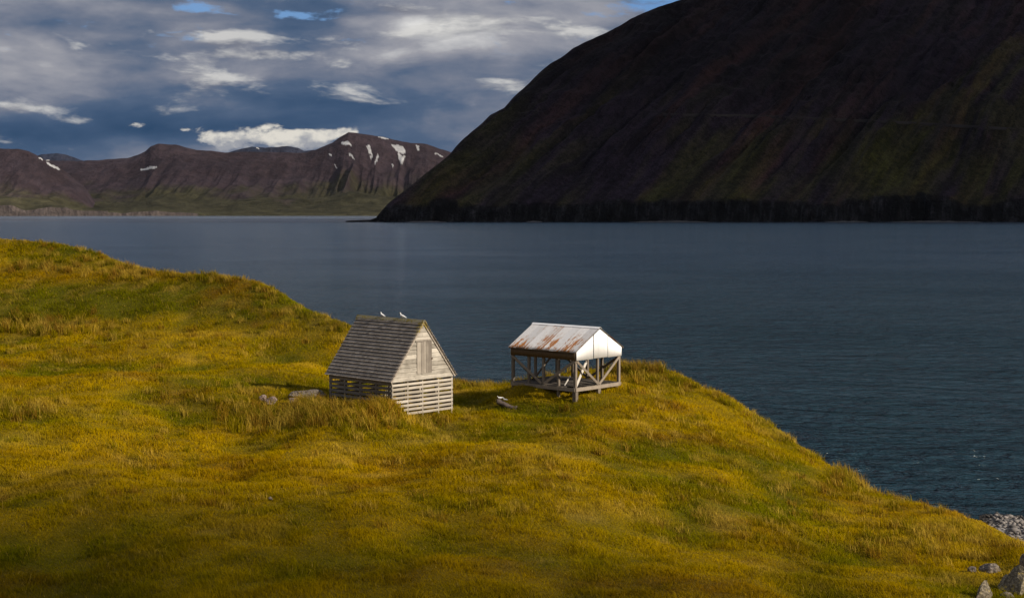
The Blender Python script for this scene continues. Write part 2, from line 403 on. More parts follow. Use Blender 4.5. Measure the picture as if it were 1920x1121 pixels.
xs = np.array([-30000., -4000., -1500., 0., 1500., 4000., 30000.]); ys = np.array([-2000., 0., 60., 200., 800., 3000., 9000., 40000.])
WXX, WYY = np.meshgrid(xs, ys)
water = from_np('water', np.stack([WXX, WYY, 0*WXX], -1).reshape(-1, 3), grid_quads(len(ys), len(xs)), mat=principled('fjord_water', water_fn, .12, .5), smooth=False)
tag(water, 'dark blue rippled fjord between the headland and mountains', 'water', kind='structure')

# ------------------------------------------------------------------ headland mountain across the fjord
SIL = [(690,414),(705,408),(725,382),(745,366),(760,357),(780,341),(800,324),(820,309),(842,292),(870,262),(895,240),(920,216),(945,203),(960,187),(985,165),(1010,141),
       (1030,124),(1050,111),(1075,93),(1110,75),(1145,57),(1180,37),(1230,18),(1285,0),(1340,-22),(1420,-55),(1520,-92),(1650,-120),(2400,-160)]
Y0, CL, FS = 4020., 58., .66
CLX = None
def front(Y, X): # profile of the seaward face: cliff, scree, crags
    t = Y-Y0-.03*(1000-X)*0
    cl = CL*(.45+1.1*fbm(X/170.+3.1, X*0, 81, 4))
    return np.where(t < 18, t*cl/18., cl+(t-18)*(FS-.02*(cl-CL)/CL))
LX, LZ = [], []
for (px_, py_) in SIL:
    e = (400-py_)/F; 
    if e*Y0+CAMZ < CL: Yh = Y0+max(0, (e*Y0+CAMZ)*18/CL)
    else: Yh = (CAMZ-CL+FS*(Y0+18))/(FS-e)
    LX.append((px_-960)/F*Yh); LZ.append(max(.2, CAMZ+e*Yh))
LX = np.array(LX); LZ = np.array(LZ)
hx_ = np.concatenate([np.arange(-470, 1500, 4.5), np.arange(1500, 3600, 12.)]); hy_ = np.concatenate([np.arange(3975, 5300, 4.5), np.arange(5300, 8200, 30.)])
HX, HY = np.meshgrid(hx_, hy_)
flank = np.interp(HX+(fbm(HY/90., HX/200., 5, 4)-.5)*16*sstep(HY, 4050, 4200), LX, LZ)
shore = (fbm(HX/130., HX*0, 12, 4)-.5)*46
fz = front(HY-shore*sstep(HX, -350, -200), HX)
diag = HX-(HY-Y0)*.75
gul = ridged(diag/150., HY/900., 8, 4, .55)
gfine = ridged(diag/38., HY/260., 19, 3, .5)
amp = sstep(HY-Y0, 30, 260)
fz = fz+amp*(-(gul-.72)*105-(gfine-.6)*26)+(fbm(HX/60., HY/60., 14, 4)-.5)*14*amp
# rock bands high up
band = fz/70.+(fbm(HX/200., HY/200., 15, 3)-.5)*3.2
fz = fz+sstep(fz, 250, 420)*4*np.sin(band*6.28)
# cliff pillars at the sea
pil = ridged(HX/22., HY/140., 23, 3)
tsea = np.clip((HY-Y0-shore*sstep(HX, -350, -200))/18., 0, 1)
fz = np.where(tsea < 1, fz*(.25+.75*sstep(tsea+(pil-.6)*.7, .25, .6)), fz)
HZ = -np.log(np.exp(-np.clip(fz, -50, 3000)/9.)+np.exp(-np.clip(flank, -50, 3000)/9.)+np.exp(-960/9.))*9.
HZ = np.where(tsea < .02, np.minimum(HZ, 0)-4, HZ)
# grassy spur on the far end of the slope
sp_x = (1920-960)/F*4300
sax, say, sbx, sby = 1228., 4428., 1755., 4874.
sl_ = math.hypot(sbx-sax, sby-say); sux, suy = (sbx-sax)/sl_, (sby-say)/sl_
sal = (HX-sax)*sux+(HY-say)*suy; sd = (HX-sax)*suy-(HY-say)*sux+(fbm(sal/90., HX*0, 41, 3)-.5)*30
swin = sstep(sal, -120, 120)
HZ = HZ+swin*(46*sstep(sd, -6, 46)-30*np.exp(-((sd+34)/34.)**2))
hsl = np.gradient(HZ, axis=0)
hpx, hpy = to_px(HX, HY, HZ)
grn = np.clip(1.9*(fbm(diag/95., HY/420., 33, 4, .6)-.50)+.35*(1-sstep(HZ, 150, 420))-.1, 0, 1)
grn = grn*(1-.75*sstep(HZ, 330, 560))
grn = np.maximum(grn, .42*swin*sstep(sd, 18, 60)*sstep(fbm(diag/40., HY/160., 43, 3), .25, .5))
grn = np.maximum(grn, .6*sstep(HX, 900, 1500)*(1-sstep(HZ, 150, 260))*sstep(fbm(diag/60., HY/200., 39, 3), .35, .6))
red = np.clip(2.6*(fbm(diag/70., HY/500., 35, 4)-.50), 0, 1)
c = np.array([.034,.023,.038])*(1-red[..., None])+np.array([.098,.044,.038])*red[..., None]
c = c*(1-grn[..., None])+np.array([.088,.090,.008])*grn[..., None]
CLV = CL*(.45+1.1*fbm(HX/170.+3.1, HX*0, 81, 4)); rk = (1-sstep(HZ-CLV+(fbm(HX/45., HY/45., 83, 3)-.5)*22, -4, 6))[..., None]*(HY-Y0 < 75)[..., None]
c = c*(1-.5*sstep(HZ, 240, 520)*(1-sstep(HX, 900, 1700)))[..., None]
c = c*(1-rk)+np.array([.020,.020,.023])*(.15+2.6*ridged(HX/30., HZ/24., 87, 5, .6)[..., None]**3+1.2*sstep(fbm(HX/16., HZ/9., 89, 3), .62, .72)[..., None])*rk
def mtn_fn(scale):
    def fn(g, b):
        p = g.pos(); n = g.noise(p, scale, 8, .65)
        d = g.noise(g.vscale(p, (1, .4, 1)), scale*3, 6, .65)
        g.put(b.inputs['Normal'], g.bump(g.add(n, d), 1., .35/scale))
        c = g.attr('col')
        X_, Y_, Z_ = g.sep(p); st_ = g.vec(g.sub(X_, g.mul(Y_, .75)), g.mul(Y_, .12), g.mul(Z_, .12)); k1 = g.noise(st_, scale*.5, 8, .68); k2 = g.noise(st_, scale*1.1, 8, .70)
        c = g.mix(g.sm(g.add(g.mul(n, .4), g.mul(k1, .6)), .40, .62), g.mix(.74, c, (.0, .0, .0)), c)
        c = g.mix(g.mul(g.sm(k2, .54, .70), .6), c, g.mix(.5, c, (.080,.060,.056)))
        c = g.mix(g.mul(g.sm(g.noise(p, scale*4.5, 5, .7), .56, .40), .7), c, g.mix(.7, c, (0, 0, 0)))
        return g.mix(g.mul(g.sm(d, .62, .80), .7), c, g.mix(.5, c, (.09,.08,.08)))
    return fn
hm = from_np('headland_mountain', np.stack([HX, HY, HZ], -1).reshape(-1, 3), grid_quads(len(hy_), len(hx_)), mat=principled('dark_scree', mtn_fn(.045), .95, .1), cols={'col': c.reshape(-1, 3)})
tag(hm, 'huge dark scree mountain with sea cliffs across the fjord', 'mountain', kind='structure')
bs = []
for x0_, x1_ in ((-300, -180), (40, 90), (330, 560), (880, 1010), (1060, 1330), (1460, 1560)):
    for xq in np.arange(x0_, x1_, 5.): bs.append((xq, x0_, x1_))
bs = np.array(bs); sh_ = np.interp(bs[:, 0], hx_, shore[0]*sstep(hx_, -350, -200)); ht_ = 3.6*np.sin(np.pi*(bs[:, 0]-bs[:, 1])/(bs[:, 2]-bs[:, 1]))*(.4+fbm(bs[:, 0]/14., bs[:, 0]*0, 93, 3))
nb_ = len(bs); b0 = np.stack([bs[:, 0], Y0+sh_-13., 0*sh_-.3], 1); b1 = np.stack([bs[:, 0], Y0+sh_-5., ht_], 1); b2 = np.stack([bs[:, 0], Y0+sh_+8., ht_+.4], 1)
iq = np.array([i_ for i_ in range(nb_-1) if bs[i_, 1] == bs[i_+1, 1]])
shb = from_np('beach', np.concatenate([b0, b1, b2]), np.concatenate([np.stack([iq, iq+1, nb_+iq+1, nb_+iq], 1), np.stack([nb_+iq, nb_+iq+1, 2*nb_+iq+1, 2*nb_+iq], 1)]), mat=principled('cobble_strip', lambda g, b: g.mix(g.noise(g.pos(), .12, 5, .7), (.03,.03,.034), (.13,.125,.125)), .9, .2))
tag(shb, 'narrow pale cobble strips at the foot of the dark sea cliffs', 'beach', kind='structure')
def hmz(X, Y):
    i = int(np.clip(np.searchsorted(hx_, X), 1, len(hx_)-1)); j = int(np.clip(np.searchsorted(hy_, Y), 1, len(hy_)-1))
    return float(HZ[j, i])
# road cut across the slope
rv = []
for px_ in np.arange(1230, 2200, 6.):
    py_ = np.interp(px_, [1000, 1400, 1700, 1920, 2200], [211, 216, 229, 242, 262]); d = ray(px_, py_)
    Ys = np.arange(4060, 5600, 3.); hit = None
    for Y in Ys:
        z = CAMZ+d[2]*Y/d[1]
        if hmz(d[0]*Y/d[1], Y) >= z: hit = (d[0]*Y/d[1], Y, z); break
    if hit: rv.append(hit)
rv = np.array(rv)
for _ in range(3): rv[1:-1, 1:] = (rv[:-2, 1:]+rv[1:-1, 1:]*2+rv[2:, 1:])/4
n = len(rv)
RVt = np.concatenate([rv+[0, -3., 1.2], rv+[0, 3.0, 2.0], rv+[0, -6.5, -8.]])
i = np.arange(n-1)
rq = np.concatenate([np.stack([i, i+1, n+i+1, n+i], 1), np.stack([2*n+i, 2*n+i+1, i+1, i], 1)])
def road_fn(g, b): return g.mix(g.noise(g.pos(), .05, 4, .6), (.016,.013,.013), (.032,.027,.025))
rd = from_np('road', RVt, rq, mat=principled('gravel_road', road_fn, .9, .2), smooth=False)
tag(rd, 'thin pale road line cut across the dark mountain slope', 'road', kind='structure')

# ------------------------------------------------------------------ far range
def far_range(name, sil, ya, yr, yb, pa, pb, seed, coast, pal, label, snow=(), step=1.3, relief=1.):
    pxs = np.arange(pa, pb, step); S = np.interp(pxs, [s[0] for s in sil], [s[1] for s in sil])
    t = np.concatenate([np.linspace(0, 1, 150)**1.15, 1+np.linspace(.01, 1, 40)])
    T, PX = np.meshgrid(t, pxs, indexing='ij'); SS = np.broadcast_to(S, T.shape)
    DY = np.where(T <= 1, ya+(yr-ya)*T, yr+(yb-yr)*(T-1))
    X = (PX-960)/F*DY
    zr = CAMZ+(400-SS)/F*yr
    cz, tz = coast                                   # cliff height, share of height reached by the coastal apron
    apron = tz*zr*sstep(T, .0, .50)*.8+.2*tz*zr*T
    steep = zr*(1-tz)*np.clip((T-.42)/.58, 0, 1)**1.15
    Z = apron+steep
    fall = np.clip((T-1), 0, 1); Z = Z*(1-.8*fall)
    rib = ridged(X/420., T*1.5, seed, 4, .55); fine = ridged(X/130., T*3., seed+3, 3, .5)
    env = sstep(T, .28, .55)*(1-sstep(T, .62, .97))
    env = env*(.40+.6*sstep(PX, 590, 690))
    Z = Z+relief*env*zr*((rib-1.)*.42+(fine-1.)*.12)+(fbm(X/500., DY/500., seed+9, 4)-.75)*110*sstep(T, .08, .35)*(1-sstep(T, .85, 1.))
    Z = Z+(T > .93)*(fbm(X/120., DY/300., seed+4, 3)-.5)*14
    cl = cz*np.clip(.3+1.4*fbm(PX/60., PX*0, seed+6, 3)-.2, .15, 1.2)*(1-sstep(PX, 300, 420)*.85)
    Z = np.where(T < .006, -6, Z+cl*sstep(T, .004, .012)*(1-sstep(T, .05, .45)))
    px, py = to_px(X, DY, Z)
    hrel = Z/np.maximum(zr, 1)
    gmask = (1-sstep(hrel+(fbm(X/260., DY/400., seed+12, 4)-.5)*.5, .22, .50))
    rock = np.array(pal[0])*(1-.55*fbm(X/300., DY/300., seed+15, 4)[..., None])+np.array([.02,.01,.005])*ridged(X/200., hrel*4, seed+17, 3)[..., None]
    gc = np.array(pal[1])*(.55+.9*fbm(X/150., DY/150., seed+21, 4)[..., None])
    c = rock*(1-gmask[..., None])+gc*gmask[..., None]
    cm_ = ((T < .02) & (T > 0))[..., None]*(cl > .45*cz)[..., None]
    c = np.where(cm_, np.array([.13,.105,.095])*(.35+.9*ridged(PX/4., T*60, seed+30, 2)[..., None]), c)
    jx = (fbm(PX/5., py/5., seed+40, 3)-.5)*5; jy = (fbm(PX/5., py/5., seed+43, 3)-.5)*4
    for poly in snow:
        ins = np.zeros(T.shape, bool); q = np.array(poly, float); qx, qy = PX+jx, py+jy
        for a, b in zip(q, np.roll(q, -1, 0)):
            cr = (a[1] > qy) != (b[1] > qy); den = b[1]-a[1] if b[1] != a[1] else 1e-9
            ins ^= cr & (qx < (b[0]-a[0])*(qy-a[1])/den+a[0])
        c = np.where((ins & (T < 1))[..., None], np.array([.72,.71,.70]), c)
    o = from_np(name, np.stack([X, DY, Z], -1).reshape(-1, 3), grid_quads(len(t), len(pxs))[:, ::-1], mat=FARM, cols={'col': c.reshape(-1, 3)})
    tag(o, label, 'mountain', kind='structure'); return o
def far_fn(g, b):
    p = g.pos(); n = g.noise(p, .008, 8, .65); c = g.attr('col')
    g.put(b.inputs['Normal'], g.bump(n, .9, 60.))
    return g.mix(g.mul(g.sm(n, .62, .40), .5), c, g.mix(.6, c, (0, 0, 0)))
FARM = principled('far_rock', far_fn, .95, .1)
PAL = ((.082,.062,.076), (.070,.064,.034))
def strip(x0, y0, x1, y1, w0, w1=None):
    w1 = w0 if w1 is None else w1
    return [(x0-w0, y0), (x0+w0, y0-.5), ((x0+x1)/2+w1, (y0+y1)/2), (x1+w1*.5, y1), (x1-w1*.5, y1+.5), ((x0+x1)/2-w1, (y0+y1)/2)]
SN = [[(642,267),(652,265),(660,269),(662,273),(650,272),(643,271)], strip(691,273,699,296,3.2,3), strip(711,291,703,310,1.6), strip(740,272,758,288,8,7), [(739,271),(757,274),(761,286),(748,287),(741,280)],
      [(746,289),(760,293),(757,305),(752,307),(747,296)], [(781,272),(786,273),(787,282),(782,281)], strip(818,288,832,296,2), strip(657,288,665,299,2), strip(618,288,624,295,1.8),
      [(264,319),(280,313),(297,311),(299,315),(284,317),(268,321)], strip(735,306,737,312,1.2), strip(695,294,697,300,1.5), [(712,255),(722,258),(730,261),(722,262),(712,259)], strip(629,308,634,316,1.)]
far_range('far_mountain', [(-500,300),(-300,285),(0,300),(150,303),(190,301),(242,297),(262,291),(275,285),(285,276),(300,271),(332,272),(350,277),(372,282),(400,284),(425,287),(460,285),(500,286),(540,287),(575,288),(595,281),(625,269),(640,258),(655,250),(668,250),(690,254),(720,258),(742,264),(770,269),(800,271),(835,283),(870,296),(1000,330),(1150,380)],
          13400, 16600, 18500, -450, 1100, 101, (44, .36), PAL, 'long brown mountain range with snow patches beyond the water', SN)
far_range('far_mountain', [(-500,270),(-200,262),(-60,276),(0,280),(40,281),(58,284),(75,293),(92,303),(115,315),(135,330),(160,350),(185,385),(200,420)],
          12900, 14600, 15400, -450, 205, 201, (80, .42), PAL, 'brown shoulder mountain with pale sea cliffs at its foot',
          [strip(78,296,84,301,2.), [(90,304),(98,307),(110,313),(117,318),(113,319),(100,313),(91,308)]])
HAZE_PAL = ((.030,.046,.085), (.030,.044,.07))  # blue of distance haze is mixed into these rock colours
far_range('back_mountain', [(40,330),(60,310),(75,293),(82,290),(110,288),(128,291),(145,297),(165,305),(200,330)], 18800, 20500, 21400, 45, 200, 301, (0, .3), HAZE_PAL, 'small blue mountain peeping up behind the brown shoulder',
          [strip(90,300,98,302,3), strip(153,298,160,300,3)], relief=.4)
far_range('back_mountain', [(360,320),(410,292),(430,287),(455,280),(475,276),(500,278),(540,275),(560,278),(572,284),(590,282),(605,290),(650,320)], 18600, 20300, 21300, 365, 645, 401, (0, .3), HAZE_PAL, 'blue flat-topped ridge peeping up behind the brown range',
          [strip(485,278,490,279,2.5)], relief=.4)

# ------------------------------------------------------------------ timber and sheet materials
def wood(name, light, dark, grain=(1, 1, 1), lichen=False, streak=.6, rough=.85):
    def fn(g, b):
        o = g.obj(); r = g.attr('rnd', 'Fac')
        off = g.n('ShaderNodeVectorMath', operation='ADD'); g.put(off.inputs[0], g.vscale(o, grain)); g.put(off.inputs[1], g.vec(g.mul(r, 17.), g.mul(r, 31.), g.mul(r, 11.)))
        q = off.outputs[0]
        f = g.noise(q, 9., 6, .65, .4); blot = g.noise(o, 1.6, 4, .6)
        x = g.add(g.mul(f, streak), g.add(g.mul(r, .45), g.mul(blot, .55)))
        c = g.mix(g.sm(x, .50, 1.22), dark, light)
        c = g.mix(g.sm(f, .66, .74), c, tuple(v*.35 for v in dark))
        if lichen:
            x_, y_, z_ = g.sep(o)
            edge = g.m('MAXIMUM', g.mul(g.sm(y_, .9, -.2), g.sm(z_, 3.9, 5.2)), g.mul(g.sm(y_, 5.0, 5.8), g.sm(z_, 4.6, 5.3)))
            edge = g.m('MAXIMUM', edge, g.mul(g.sm(z_, 4.95, 5.35), .75))
            li = g.sm(g.add(g.noise(o, 7., 5, .7), g.mul(edge, .34)), .74, .82)
            c = g.mix(g.mul(li, .8), c, (.26,.19,.012))
            spk = g.sm(g.noise(o, 16., 3, .6), .70, .76)
            c = g.mix(g.mul(spk, .55), c, (.42,.42,.40))
        g.put(b.inputs['Normal'], g.bump(f, .5, .02)); return c
    return principled(name, fn, rough, .25)
M_SID = wood('weathered_siding', (.58,.53,.45), (.175,.155,.125), (.14, 1, 1.1), streak=.8)
M_SLAT = wood('pale_slats', (.62,.56,.475), (.32,.28,.225), (.15, 1, 1.5))
M_SIDEW = wood('side_slats', (.30,.27,.23), (.13,.115,.095), (1, .12, 2.5))
M_POST = wood('post_timber', (.50,.43,.34), (.22,.19,.15), (2, 2, .15))
M_DOOR = wood('door_boards', (.44,.39,.325), (.17,.145,.12), (2.5, 1, .14))
M_SHING = wood('dark_shingles', (.40,.345,.285), (.155,.13,.105), (1.6, .7, .6), True, .7)
M_SHEDW = wood('grey_timber', (.34,.285,.225), (.14,.115,.09), (1.6, 1.6, .25))
M_FLOOR = wood('floor_planks', (.13,.11,.09), (.05,.042,.034), (1.4, .15, 1))
M_WHITEB = wood('whitewashed_board', (.80,.77,.72), (.62,.58,.52), (2, 2, .2), streak=.4)
def iron_fn(g, b): b.inputs['Metallic'].default_value = .6; return g.mix(g.noise(g.obj(), 30.), (.05,.03,.02), (.12,.06,.03))
M_IRON = principled('rusty_iron', iron_fn, .7)

# ------------------------------------------------------------------ slatted wooden hut
ZE, ZR = 2.20, 5.30
hut = empty('wooden_hut', HUT, HROT, label='grey weathered wooden hut with slatted walls and steep shingle roof', cat='hut')
def halfw(z): return HW/2 if z <= ZE else max(.02, HW/2*(1-(z-ZE)/(ZR-ZE)))
DX0, DX1, DZ0, DZ1 = 1.86, 2.94, 2.36, 4.16
for yb_, front_ in ((0., True), (HL, False)):
    m = MB(); z = 2.0
    while z < ZR-.05:
        z1 = min(z+.232, ZR-.02); a0 = halfw(z); a1 = halfw(z1)
        segs = [(0, 1)]
        if random.random() < .6: q = random.uniform(.3, .7); segs = [(0, q), (q, 1)]
        for s0, s1 in segs:
            xa0 = HW/2-a0+2*a0*s0+.003; xb0 = HW/2-a0+2*a0*s1-.003; xa1 = HW/2-a1+2*a1*s0+.003; xb1 = HW/2-a1+2*a1*s1-.003
            y = yb_+(-.02 if front_ else .02); t = random.uniform(.020, .034)*(-1 if front_ else 1); tilt = -.02 if front_ else .02
            j = random.uniform(-.008, .008)
            vs = [(xa0, y+tilt, z+j), (xb0, y+tilt, z+j), (xb1, y, z1), (xa1, y, z1)]
            m.raw(vs+[(v[0], v[1]+t, v[2]) for v in vs], [(0,1,2,3),(7,6,5,4),(0,4,5,1),(1,5,6,2),(2,6,7,3),(3,7,4,0)])
        z = z1+.016
    m.build('gable_siding', M_SID, hut)
    m = MB(); z = .03; xs_ = [0, 1.22, 2.36, 3.62, HW]
    while z < 1.98:
        k0 = 0
        while k0 < 4:
            k1 = min(4, k0+random.choice((1, 2, 2, 4)))
            if True:
                ya = yb_+(-.028 if front_ else .004); dz_ = random.uniform(-.018, .018)
                m.bar((xs_[k0]+.004, ya+.012, z+.08), (xs_[k1]-.004, ya+.012, z+.08+dz_), .024, random.uniform(.130, .158))
            k0 = k1
        z += .243
    m.build('slat_wall', M_SLAT, hut)
for xb_, out_ in ((0., -1), (HW, 1)):
    m = MB(); z = .05; ys_ = [0, 1.4, 2.8, 4.2, HL]
    while z < 1.9:
        k0 = 0
        while k0 < 4:
            k1 = min(4, k0+random.choice((1, 2, 2, 4)))
            if random.random() > .06:
                m.bar((xb_+out_*.014, ys_[k0]+.004, z+.08), (xb_+out_*.014, ys_[k1]-.004, z+.08+random.uniform(-.02, .02)), .024, random.uniform(.15, .175), rnd=random.random())
            k0 = k1
        z += .25
    m.build('slat_wall', M_SIDEW if xb_ == 0 else M_SLAT, hut)
    m = MB(); m.box(xb_-.05, xb_+.05, .0, HL, 1.93, 2.13, rnd=.4); m.build('wall_plate', M_SIDEW, hut)
for (px_, py_) in [(x, y) for y in (.055, HL-.055) for x in (.055, 1.22, 2.36, 3.62, HW-.055)]+[(x, y) for x in (.055, HW-.055) for y in (1.4, 2.8, 4.2)]:
    m = MB(); m.box(px_-.05, px_+.05, py_-.05, py_+.05, -.45, 1.92, jit=.006); m.build('post', M_POST, hut)
for y in (1.4, 2.8, 4.2):
    m = MB(); m.bar((.06, y, 1.96), (HW-.06, y, 1.96), .08, .12); m.build('tie_beam', M_POST, hut)
nrm = Vector((-(ZR-ZE), 0, HW/2)).normalized(); slope = Vector((HW/2, 0, ZR-ZE)); SLN = slope.length; sdir = slope.normalized()
for mir in (0, 1):
    m = MB(); nc = 18; over = .26; pitch_ = (SLN+over)/nc
    for r_ in range(nc):
        s0 = -over+r_*pitch_; y = -.17+random.uniform(-.02, .0); course = random.uniform(-.12, .12)
        while y < HL+.15:
            wd = random.uniform(.13, .34); y1 = min(y+wd, HL+.17+random.uniform(-.02, .02)); gap = .004
            lift = .078+random.uniform(-.002, .003); s1 = s0+pitch_*1.22; st_ = s0+random.uniform(-.007, .007)
            base = Vector((0, 0, ZE))
            def pt(s, y_, h):
                v = base+sdir*s+nrm*h; x = v.x if not mir else HW-v.x
                return (x, y_, v.z)
            th = .034
            vs = [pt(st_, y, lift), pt(st_, y1-gap, lift), pt(s1, y1-gap, .018), pt(s1, y, .018), pt(st_, y, lift+th), pt(st_, y1-gap, lift+th), pt(s1, y1-gap, .022+th*.3), pt(s1, y, .022+th*.3)]
            m.raw(vs, [(0,1,2,3),(7,6,5,4),(0,4,5,1),(1,5,6,2),(2,6,7,3),(3,7,4,0)], rnd=min(1, max(0, random.random()*.45+.28+course)))
            y = y1
    m.build('roof_slope', M_SHING, hut)
    for y in (-.10, HL+.10):
        m = MB(); p0 = Vector((0, 0, ZE))+sdir*(-over+.02)+nrm*-.03; p1 = Vector((0, 0, ZE))+sdir*(SLN-.03)+nrm*-.03
        if mir: p0.x = HW-p0.x; p1.x = HW-p1.x
        m.bar((p0.x, y, p0.z), (p1.x, y, p1.z), .03, .10, up=(nrm.x*(1-2*mir), 0, nrm.z)); m.build('barge_board', M_SHING, hut)
m = MB(); yk = -.2
for k_ in range(3):
    y1 = (1.6, 3.5, HL+.2)[k_]
    for sgn in (-1, 1):
        m.bar((HW/2+sgn*.085, yk+.01, ZR-.015+.05), (HW/2+sgn*.085, y1-.01, ZR-.015+.05+random.uniform(-.01, .02)), .21, .028, up=(sgn*.79, 0, .61), rnd=random.uniform(.7, 1))
    yk = y1
M_RIDGE = wood('ridge_boards', (.42,.37,.25), (.22,.19,.13), (1, .2, 1), True)
m.build('ridge_board', M_RIDGE, hut)
m = MB(); xk = DX0
for wd, rr, out_ in ((.30, 1.0, .0), (.20, .55, .012), (.21, .75, .0), (.17, .35, .01), (.20, .15, .004)):
    m.box(xk+.004, xk+wd-.004, -.092-out_, -.064, DZ0+random.uniform(-.03, .02), DZ1+random.uniform(-.02, .02), rnd=rr); xk += wd
door = m.build('door', M_DOOR, hut)
m = MB(); m.box(DX1-.0, DX1+.13, -.10, -.055, 3.12, 3.19); m.build('latch', M_IRON, door)
m = MB(); m.box(DX0-.09, DX1+.09, -.10, -.05, DZ1+.03, DZ1+.13, rnd=.5); m.box(DX1+.012, DX1+.07, -.085, -.05, DZ0, DZ1+.02, rnd=.1); m.build('door_frame', M_DOOR, hut)

# ------------------------------------------------------------------ open drying shed
shed = empty('open_shed', SHED, SROT, label='open timber shed with rusty corrugated iron roof and white gable', cat='shed')
FZ = .62; PB = 2.28; EZ = 2.86; AZ = 4.11; LF = (0, .27*SL, .50*SL, .73*SL, SL)
def post(x, y, z0, z1, wd=.15, mat=M_SHEDW, nm='post'):
    m = MB(); m.box(x-wd/2, x+wd/2, y-wd/2, y+wd/2, z0, z1, jit=.004); return m.build(nm, mat, shed)
for x in (.08, SW-.08):
    for y in LF: post(x, min(max(y, .08), SL-.08), -.5 if y not in (0,) else FZ-.05, EZ-.12, .16 if y in (0, SL) else .15)
for y in (.08, SL-.08): post(SW/2, y, FZ, 3.9, .14)
post(.11, .10, -.5, FZ-.05, .24, nm='footing'); post(SW/2+.1, .10, -.5, FZ-.15, .26, nm='footing'); post(SW-.3, .12, -.5, FZ-.15, .22, nm='footing')
def shbar(nm, p, q, wd, th, up=(0, 0, 1), mat=M_SHEDW):
    m = MB(); m.bar(p, q, wd, th, up); return m.build(nm, mat, shed)
shbar('floor_beam', (-.01, -.03, FZ-.10), (SW+.01, -.03, FZ-.10), .07, .22); shbar('floor_beam', (-.01, SL+.03, FZ-.10), (SW+.01, SL+.03, FZ-.10), .07, .22)
shbar('floor_beam', (-.03, .01, FZ-.11), (-.03, SL-.01, FZ-.11), .07, .22); shbar('floor_beam', (SW+.03, .01, FZ-.11), (SW+.03, SL-.01, FZ-.11), .07, .22)
shbar('floor_beam', (SW/2, .02, FZ-.14), (SW/2, SL-.02, FZ-.14), .1, .16)
m = MB(); x = .02
while x < SW-.1:
    wd = random.uniform(.13, .2)
    if random.random() > .16:
        ya = random.choice((.01, .01, .01, .8)); yb2 = SL-random.choice((.01, .01, .7))
        m.box(x, x+wd-.012, ya, yb2, FZ+.0, FZ+.032+random.uniform(0, .008))
    x += wd
m.build('floor_deck', M_FLOOR, shed)
for x, sg in ((-.0, -1), (SW, 1)):
    shbar('brace', (x+sg*.02, SL-.1, PB-.02), (x+sg*.02, LF[2]+.08, FZ+.08), .05, .15); shbar('brace', (x+sg*.02, LF[2]-.08, FZ+.08), (x+sg*.02, .1, PB-.05), .05, .15)
    shbar('eave_beam', (x+sg*.0, .0, EZ-.08), (x, SL, EZ-.08), .12, .15)
for y, sg in ((0, -1), (SL, 1)):
    shbar('brace', (.12, y+sg*.02, PB-.06), (SW/2-.02, y+sg*.02, FZ+.06), .05, .15); shbar('brace', (SW/2+.06, y+sg*.02, FZ+.06), (SW-.1, y+sg*.02, PB-.02), .05, .15)
    shbar('tie_beam', (.05, y-sg*.10, PB+.12), (SW-.05, y-sg*.10, PB+.12), .1, .15)
for y in (LF[1], LF[2], LF[3]): shbar('tie_beam', (.05, y, EZ-.22), (SW-.05, y, EZ-.22), .08, .14)
def roof_fn(g, b):
    o = g.obj(); x, y, z = g.sep(o); r = g.attr('rnd', 'Fac')
    lng = g.noise(g.vscale(o, (.30, 2.6, .30)), 1.7, 5, .6); fine = g.noise(g.vscale(o, (1.2, 6., 1.2)), 5., 6, .7)
    blot = g.noise(o, .8, 3, .6)
    low = g.sm(z, 3.9, 2.9); lap = g.attr('lap', 'Fac')
    x_ = g.add(g.add(g.mul(lng, .55), g.mul(fine, .35)), g.add(g.mul(blot, .35), g.add(g.mul(low, .09), g.mul(lap, .10))))
    rust = g.sm(x_, .698, .735)
    base = g.mix(r, (.50,.50,.515), (.70,.695,.70))
    base = g.mix(g.sm(fine, .50, .72), base, (.40,.395,.40))
    stain = g.sm(x_, .58, .72)
    base = g.mix(g.mul(stain, .30), base, (.44,.37,.31))
    rc = g.mix(g.noise(o, 6., 5, .7), (.22,.075,.010), (.44,.17,.030))
    g.put(b.inputs['Roughness'], .55)
    return g.mix(rust, base, rc)
M_ROOF = principled('rusty_corrugated_iron', roof_fn, .55, .4)
def whitep_fn(g, b):
    o = g.obj(); n = g.noise(g.vscale(o, (3, 3, .3)), 3., 5, .6)
    return g.mix(g.sm(n, .5, .85), (.93,.93,.93), (.83,.82,.80))
M_WHITE = principled('white_painted_iron', whitep_fn, .6, .3)
def brown_fn(g, b):
    o = g.obj(); n = g.noise(g.vscale(o, (4, 4, .5)), 3., 5, .65)
    return g.mix(n, (.07,.045,.022), (.15,.092,.042))
M_BROWN = principled('brown_corrugated_iron', brown_fn, .75, .25)
rs = Vector((SW/2, 0, AZ-EZ)); RL = rs.length; rd_ = rs.normalized(); rn_ = Vector((-rd_.z, 0, rd_.x))
